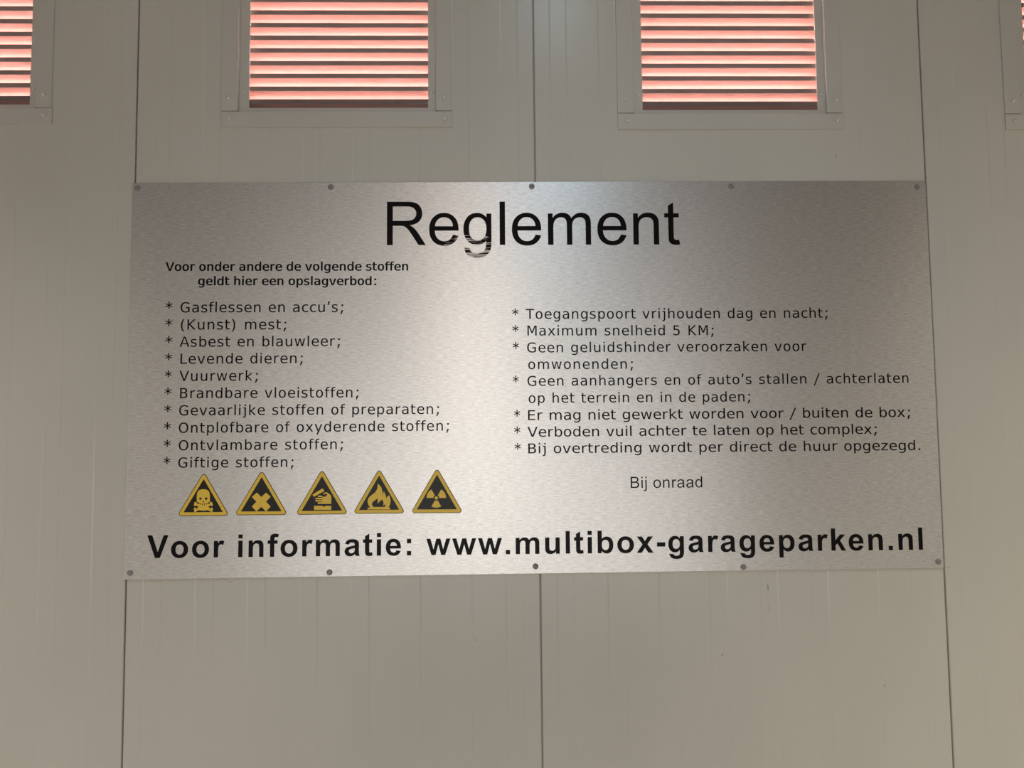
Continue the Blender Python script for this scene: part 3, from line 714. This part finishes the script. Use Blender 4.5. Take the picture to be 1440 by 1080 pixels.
TEXT = [
    ('bold', None, (0.0839, 1.9623), (0.6833, 1.96), 0.0294, 1, 'Voor onder andere de volgende stoffen'),
    ('bold', None, (0.1647, 1.9262), (0.6042, 1.9237), 0.0293, 1, 'geldt hier een opslagverbod:'),
    ('v', (0.0859, 1.8586), (0.1228, 1.8584), (0.523, 1.8567), 0.0345, 1, 'Gasflessen en accu’s;'),
    ('v', (0.0862, 1.8159), (0.1245, 1.8157), (0.3831, 1.8145), 0.0344, 1, '(Kunst) mest;'),
    ('v', (0.0871, 1.7733), (0.1223, 1.7732), (0.5153, 1.772), 0.0343, 1, 'Asbest en blauwleer;'),
    ('v', (0.0875, 1.7313), (0.1251, 1.7312), (0.424, 1.7302), 0.0342, 1, 'Levende dieren;'),
    ('v', (0.0875, 1.6891), (0.1233, 1.6889), (0.3146, 1.6881), 0.034, 1, 'Vuurwerk;'),
    ('v', (0.0873, 1.6467), (0.1255, 1.6466), (0.5613, 1.6446), 0.034, 1, 'Brandbare vloeistoffen;'),
    ('v', (0.0878, 1.6045), (0.124, 1.6044), (0.7591, 1.6019), 0.0339, 1, 'Gevaarlijke stoffen of preparaten;'),
    ('v', (0.0877, 1.5619), (0.1239, 1.5618), (0.7832, 1.5605), 0.0338, 1, 'Ontplofbare of oxyderende stoffen;'),
    ('v', (0.0881, 1.5193), (0.1247, 1.5192), (0.5236, 1.5181), 0.0337, 1, 'Ontvlambare stoffen;'),
    ('v', (0.0882, 1.4776), (0.1242, 1.4774), (0.4034, 1.4757), 0.0336, 1, 'Giftige stoffen;'),
    ('v', (0.9415, 1.8363), (0.975, 1.8362), (1.7347, 1.8338), 0.034, 1, 'Toegangspoort vrijhouden dag en nacht;'),
    ('v', (0.9414, 1.7948), (0.9789, 1.7945), (1.4453, 1.7919), 0.0338, 1, 'Maximum snelheid 5 KM;'),
    ('v', (0.9418, 1.7523), (0.9776, 1.7522), (1.6774, 1.7502), 0.0338, 1, 'Geen geluidshinder veroorzaken voor'),
    ('+', None, (0.9799, 1.7106), (1.2409, 1.7093), 0.0336, 1, 'omwonenden;'),
    ('v', (0.9409, 1.6689), (0.9775, 1.6689), (1.9326, 1.668), 0.0336, 1, 'Geen aanhangers en of auto’s stallen / achterlaten'),
    ('+', None, (0.9798, 1.6267), (1.5323, 1.6253), 0.0334, 1, 'op het terrein en in de paden;'),
    ('v', (0.9432, 1.5843), (0.9779, 1.5843), (1.9332, 1.5826), 0.0334, 1.1, 'Er mag niet gewerkt worden voor / buiten de box;'),
    ('v', (0.9431, 1.5433), (0.976, 1.5432), (1.8474, 1.5415), 0.0333, 1.1, 'Verboden vuil achter te laten op het complex;'),
    ('v', (0.9439, 1.5026), (0.9774, 1.5025), (1.9547, 1.5), 0.0332, 1.1, 'Bij overtreding wordt per direct de huur opgezegd.'),
    ('arial', None, (1.2289, 1.4146), (1.4061, 1.4141), 0.0386, 1, 'Bij onraad'),
    ('arial', None, (0.6303, 2.0242), (1.3664, 2.0223), 0.1541, 1, 'Reglement'),
    ('arialbold', None, (0.0533, 1.2608), (1.9499, 1.2547), 0.076, 1, 'Voor informatie: www.multibox-garageparken.nl'),
]
ICONS = [
    ('skull', [(0.1867, 1.4605), (0.1278, 1.3603), (0.2451, 1.3598)],
     [
      [[(170.6,1395.1),(170.4,1409),(171.6,1416.5),(174.1,1420.8),(177.7,1423.3),(182,1424.4),(186.2,1424.5),(190.5,1424.3),(194.8,1423.1),(198.5,1420.5),(200.8,1416.2),(202.2,1408.6),(202.4,1394.7),(199,1392.2),(196.4,1390),(196.2,1380.8),(177.7,1381.1),(177.2,1390.3),(174.5,1392.5)], [(182.3,1401.8),(182,1400.5),(181.2,1399.5),(180,1398.9),(178.7,1398.9),(177.5,1399.5),(176.6,1400.6),(176.3,1401.9),(176.6,1403.2),(177.4,1404.2),(178.6,1404.8),(179.9,1404.8),(181.2,1404.2),(182,1403.1)], [(196.3,1401.6),(196,1400.3),(195.2,1399.3),(194,1398.7),(192.6,1398.7),(191.4,1399.3),(190.6,1400.4),(190.3,1401.7),(190.5,1403),(191.4,1404),(192.5,1404.6),(193.9,1404.6),(195.1,1404),(195.9,1402.9)], [(186.7,1397),(184,1393),(186.7,1393.8),(189.5,1392.9)], [(178.6,1390.9),(180.4,1390.9),(180.5,1383.2),(178.8,1383.2)], [(183.4,1390.8),(185.1,1390.8),(185.2,1383.1),(183.5,1383.1)], [(188.1,1390.8),(189.8,1390.8),(189.9,1383),(188.2,1383.1)], [(192.8,1390.7),(194.5,1390.7),(194.6,1383),(192.9,1383)]],
      [[(166.5,1386.5),(205.4,1370.6),(207.4,1375.8),(168.5,1391.7)]],
      [[(171.4,1390.8),(171,1389.3),(170.1,1388.1),(168.8,1387.5),(167.2,1387.5),(165.8,1388.2),(164.9,1389.4),(164.5,1390.9),(164.8,1392.4),(165.7,1393.5),(167.1,1394.2),(168.6,1394.2),(170,1393.5),(171,1392.3)]],
      [[(169.7,1386.9),(169.4,1385.6),(168.6,1384.6),(167.4,1384),(166.1,1384.1),(164.9,1384.7),(164,1385.7),(163.7,1387),(164,1388.3),(164.8,1389.4),(166,1389.9),(167.3,1389.9),(168.5,1389.3),(169.4,1388.3)]],
      [[(170.1,1377.3),(169.8,1375.9),(168.9,1374.8),(167.6,1374.2),(166.2,1374.2),(164.9,1374.9),(164,1376),(163.7,1377.4),(164,1378.8),(164.8,1379.9),(166.1,1380.5),(167.5,1380.5),(168.8,1379.8),(169.7,1378.7)]],
      [[(170.6,1372.6),(170.3,1371.3),(169.5,1370.2),(168.3,1369.7),(167,1369.7),(165.8,1370.3),(164.9,1371.3),(164.6,1372.7),(164.9,1374),(165.7,1375),(166.9,1375.5),(168.2,1375.5),(169.4,1374.9),(170.3,1373.9)]],
      [[(204.8,1391.2),(166.5,1376.3),(168.7,1371.1),(207,1386)]],
      [[(202.3,1391.9),(203.3,1393.1),(204.6,1393.7),(206.2,1393.7),(207.5,1393),(208.5,1391.8),(208.9,1390.3),(208.6,1388.8),(207.6,1387.6),(206.3,1387),(204.7,1387),(203.3,1387.7),(202.4,1388.9),(202,1390.4)]],
      [[(204.1,1387.8),(204.9,1388.9),(206.1,1389.4),(207.4,1389.4),(208.6,1388.8),(209.5,1387.8),(209.8,1386.4),(209.5,1385.1),(208.7,1384.1),(207.5,1383.5),(206.2,1383.6),(205,1384.2),(204.1,1385.2),(203.8,1386.5)]],
      [[(204,1378.3),(204.9,1379.4),(206.2,1380),(207.6,1380),(208.9,1379.3),(209.8,1378.2),(210.2,1376.8),(209.9,1375.4),(209,1374.3),(207.7,1373.7),(206.3,1373.7),(205,1374.3),(204.1,1375.5),(203.7,1376.9)]],
      [[(203.6,1373.5),(204.5,1374.5),(205.7,1375.1),(207,1375),(208.2,1374.4),(209.1,1373.4),(209.4,1372.1),(209.1,1370.8),(208.3,1369.8),(207.1,1369.2),(205.8,1369.2),(204.5,1369.8),(203.7,1370.9),(203.4,1372.2)]],
      [[(173,1382.2),(200.9,1381.8),(201,1374.3),(187.1,1372.4),(173.1,1374.7)]],
     ]),
    ('cross', [(0.3266, 1.4638), (0.2659, 1.3607), (0.3869, 1.3597)],
     [
      [[(315.3,1414.8),(326.2,1403.9),(337.5,1414.5),(348.8,1404.1),(337.7,1392.6),(349,1380.6),(338,1369),(326.5,1380.3),(314.8,1369.2),(303.5,1381.2),(314.5,1392.9),(303.2,1404.6)]],
     ]),
    ('hand', [(0.4727, 1.4645), (0.4128, 1.3599), (0.5332, 1.3597)],
     [
      [[(450.2,1407.6),(451.2,1409.3),(473.3,1422.4),(474.9,1422.4),(478.3,1417.7),(477.7,1416),(454.9,1403.4),(453.2,1403.1)]],
      [[(476.4,1409.3),(478,1413.7),(480.1,1409.3),(479.1,1408),(477.4,1408)]],
      [[(495.5,1405.1),(495.6,1385.3),(463.4,1385.7),(462.6,1387.4),(463.4,1389.6),(473.5,1389.8),(473.8,1391.1),(457.5,1391.5),(456.6,1393.2),(457.6,1395),(473.8,1394.8),(473.7,1396.1),(457.6,1396.7),(456.6,1398.2),(457.6,1400.2),(474.2,1400.3),(474.4,1401.8),(463.3,1402.3),(462.6,1403.8),(463.3,1405.5),(471.7,1405.7),(475.4,1402.6),(480.4,1402.9),(484.8,1405.9),(486.8,1407.5),(479.7,1411.3),(480.4,1413.3),(483.7,1413.8),(490.1,1409.7)]],
      [[(453.9,1381.1),(474.3,1380.9),(476.2,1378.9),(479.6,1378.8),(481.4,1380.8),(495.7,1380.6),(495.7,1370.9),(453.9,1371.4)]],
     ]),
    ('flame', [(0.6118, 1.4642), (0.5518, 1.3606), (0.6719, 1.3598)],
     [
      [[(583.8,1374.9),(590.2,1374.8),(585.9,1381.3),(583.5,1388.9),(584.6,1395.3),(588,1400.7),(594.9,1406.6),(601.9,1411.7),(606.2,1418.2),(608.1,1425.3),(607.3,1432.8),(612.7,1429.5),(616.6,1424.5),(619.2,1417.6),(620.1,1410),(619.2,1402.9),(620.9,1407.2),(623.1,1414.1),(626.1,1408.8),(628.3,1402.8),(629.2,1396.9),(631.4,1400.6),(635.5,1404.8),(638.7,1399),(639.8,1391.4),(638.9,1383.9),(636.1,1377.4),(635.3,1374.2),(638.9,1374.2),(638.9,1369.9),(583.8,1370.6)], [(598,1376.4),(594.6,1381.2),(594.1,1385.1),(596.7,1388.9),(602.5,1393.2),(608.4,1397.2),(608,1384.5),(614.5,1390.9),(619.2,1394.3),(622.7,1387.3),(622,1378.3),(626.2,1383.4),(627,1379.1),(625.3,1376.1)]],
     ]),
    ('radiation', [(0.7532, 1.4647), (0.6924, 1.3601), (0.8123, 1.359)],
     [
      [[(755.3,1396.5),(754.9,1394.7),(753.7,1393.3),(752.1,1392.5),(750.2,1392.5),(748.6,1393.3),(747.4,1394.8),(747,1396.6),(747.4,1398.3),(748.6,1399.7),(750.3,1400.5),(752.1,1400.5),(753.7,1399.7),(754.9,1398.2)]],
      [[(763,1375.8),(760.2,1374.4),(757.2,1373.5),(754.2,1372.9),(751.1,1372.8),(747.9,1373),(744.9,1373.6),(741.9,1374.7),(739.1,1376.1),(747.7,1390.6),(748.5,1390.2),(749.3,1389.9),(750.2,1389.7),(751.1,1389.6),(752,1389.6),(752.9,1389.8),(753.8,1390.1),(754.6,1390.5)]],
      [[(727.3,1396.8),(727.5,1399.9),(728.1,1402.9),(729.1,1405.9),(730.5,1408.7),(732.2,1411.2),(734.3,1413.5),(736.7,1415.6),(739.3,1417.3),(747.7,1402.5),(746.9,1402),(746.3,1401.5),(745.7,1400.8),(745.1,1400),(744.7,1399.2),(744.4,1398.4),(744.3,1397.5),(744.2,1396.6)]],
      [[(763.2,1417),(765.8,1415.2),(768.1,1413.1),(770.2,1410.8),(771.9,1408.1),(773.3,1405.3),(774.3,1402.4),(774.9,1399.3),(775.1,1396.2),(758.1,1396.4),(758.1,1397.3),(757.9,1398.2),(757.6,1399.1),(757.2,1399.9),(756.7,1400.7),(756.1,1401.3),(755.4,1401.9),(754.7,1402.5)]],
     ]),
]

# ------------------------------------------------------------------ the sign
SIGN_Y = -0.0032                                  # face of the plate
SX0, SX1, SZ0, SZ1 = -0.0015, 1.9998, 1.2105, 2.1845
sign = empty('information_sign', (1.0, 0.0, SZ0), 'brushed steel rules sign with black lettering, screwed to the panel wall', 'sign')
q = MB()
q.chamfer_box(SX0, SX1, SIGN_Y, -0.0002, SZ0, SZ1, 0.0004)
panel = q.build('panel', M_STEEL, sign)
uvl = panel.data.uv_layers.new(name='UVMap')
for lp in panel.data.loops:
    co = panel.data.vertices[lp.vertex_index].co
    uvl.data[lp.index].uv = (co.x, co.z)

TY, TT = SIGN_Y - 0.00025, 0.0002
names = {'bold': 'subheading_lettering', 'v': 'rule_lettering', 'arial': 'rule_lettering', 'arialbold': 'web_address_lettering'}
pending = None
for idx, (kind, ast, p0, p1, em, xs, s) in enumerate(TEXT):
    nxt = TEXT[idx + 1][0] if idx + 1 < len(TEXT) else ''
    if pending is None:
        q = MB()
    else:
        q = pending
        pending = None
    if ast:
        star_into(q, ast, em, TY, TT, 1.36 if ast[0] < 0.5 else 1.22)
    text_into(q, kind, s, p0, p1, em, xs, TY, TT)
    if nxt == '+':
        pending = q
        continue
    if s == 'Reglement':
        q.build('heading_lettering', M_HEAD, sign)['label'] = 'large black heading lettering, paint worn in streaks near its g'
    else:
        q.build(names.get(kind, 'rule_lettering'), M_INK, sign)

ICONLABEL = {'skull': 'black and yellow triangle with skull and crossbones', 'cross': 'black and yellow triangle with a thick X',
             'hand': 'black and yellow triangle with a tube dripping on a hand', 'flame': 'black and yellow triangle with a flame',
             'radiation': 'black and yellow triangle with a three-bladed trefoil'}


def rounded_triangle(tri, inset, rad, seg=6):
    A = [Vector(p) for p in tri]
    C = (A[0] + A[1] + A[2]) / 3
    n = 3
    out = []
    # inset every side, then round the corners
    if sum(A[i - 1].x * A[i].y - A[i].x * A[i - 1].y for i in range(3)) < 0:
        A = A[::-1]
    lines = []
    for i in range(n):
        a, b_ = A[i], A[(i + 1) % n]
        d = (b_ - a).normalized()
        nn = Vector((-d.y, d.x))
        lines.append((a + nn * inset, d))
    pts = []
    for i in range(n):
        (p, d), (r_, e) = lines[i - 1], lines[i]
        w = r_ - p
        t = (w.x * e.y - w.y * e.x) / (d.x * e.y - d.y * e.x)
        pts.append(p + d * t)
    for i in range(n):
        a, b_, c = pts[i - 1], pts[i], pts[(i + 1) % n]
        d1, d2 = (a - b_).normalized(), (c - b_).normalized()
        half = math.acos(max(-1, min(1, d1.dot(d2)))) / 2
        cen = b_ + (d1 + d2).normalized() * (rad / math.sin(half))
        s = b_ + d1 * (rad / math.tan(half)) - cen
        a0 = math.atan2(s.y, s.x)
        sweep = math.pi - 2 * half
        for k in range(seg + 1):
            th = a0 + sweep * k / seg
            out.append((cen.x + rad * math.cos(th), cen.y + rad * math.sin(th)))
    return out


for name, tri, shapes in ICONS:
    # the measured corners are those of the rounded outline: move them out to the sharp corners
    C = (Vector(tri[0]) + Vector(tri[1]) + Vector(tri[2])) / 3
    R0 = 0.0062
    T = [(tri[0][0], tri[0][1] + R0), (tri[1][0] - R0 * 0.74, tri[1][1]), (tri[2][0] + R0 * 0.74, tri[2][1])]
    q = MB()
    q.plate([rounded_triangle(T, 0.0, R0)], SIGN_Y - 0.0003, 0.00028)
    base = q.build('warning_triangle', M_BLACKV, sign)
    base['label'] = ICONLABEL[name]
    q = MB()
    q.plate([rounded_triangle(T, 0.0016, R0 - 0.0016), rounded_triangle(T, 0.0090, 0.0004, 2)], SIGN_Y - 0.00045, 0.00018)
    q.build('yellow_border', M_YELLOW, base)
    q = MB()
    for k, loops in enumerate(shapes):
        q.plate([[(x / 1000.0, z / 1000.0) for x, z in lp] for lp in loops], SIGN_Y - 0.00045 - 0.00002 * k, 0.00018)
    q.build('yellow_symbol', M_YELLOW, base)

for x, z in [(0.0115, 0.9606), (0.4901, 0.9623), (0.9942, 0.9626), (1.4999, 0.9604), (1.9763, 0.9572),
             (0.0141, 0.0166), (0.4922, 0.0109), (0.9919, 0.0179), (1.5024, 0.0091), (1.9864, 0.0153)]:
    q = MB()
    zc = z + 1.21
    q.lathe(x, zc, [(0.0072, SIGN_Y), (0.0072, SIGN_Y - 0.0008), (0.0066, SIGN_Y - 0.0016), (0.0058, SIGN_Y - 0.0030),
                    (0.0042, SIGN_Y - 0.0040), (0.0022, SIGN_Y - 0.0042), (0.0018, SIGN_Y - 0.0030)], 24)
    q.build('screw', M_SCREW, sign, True)
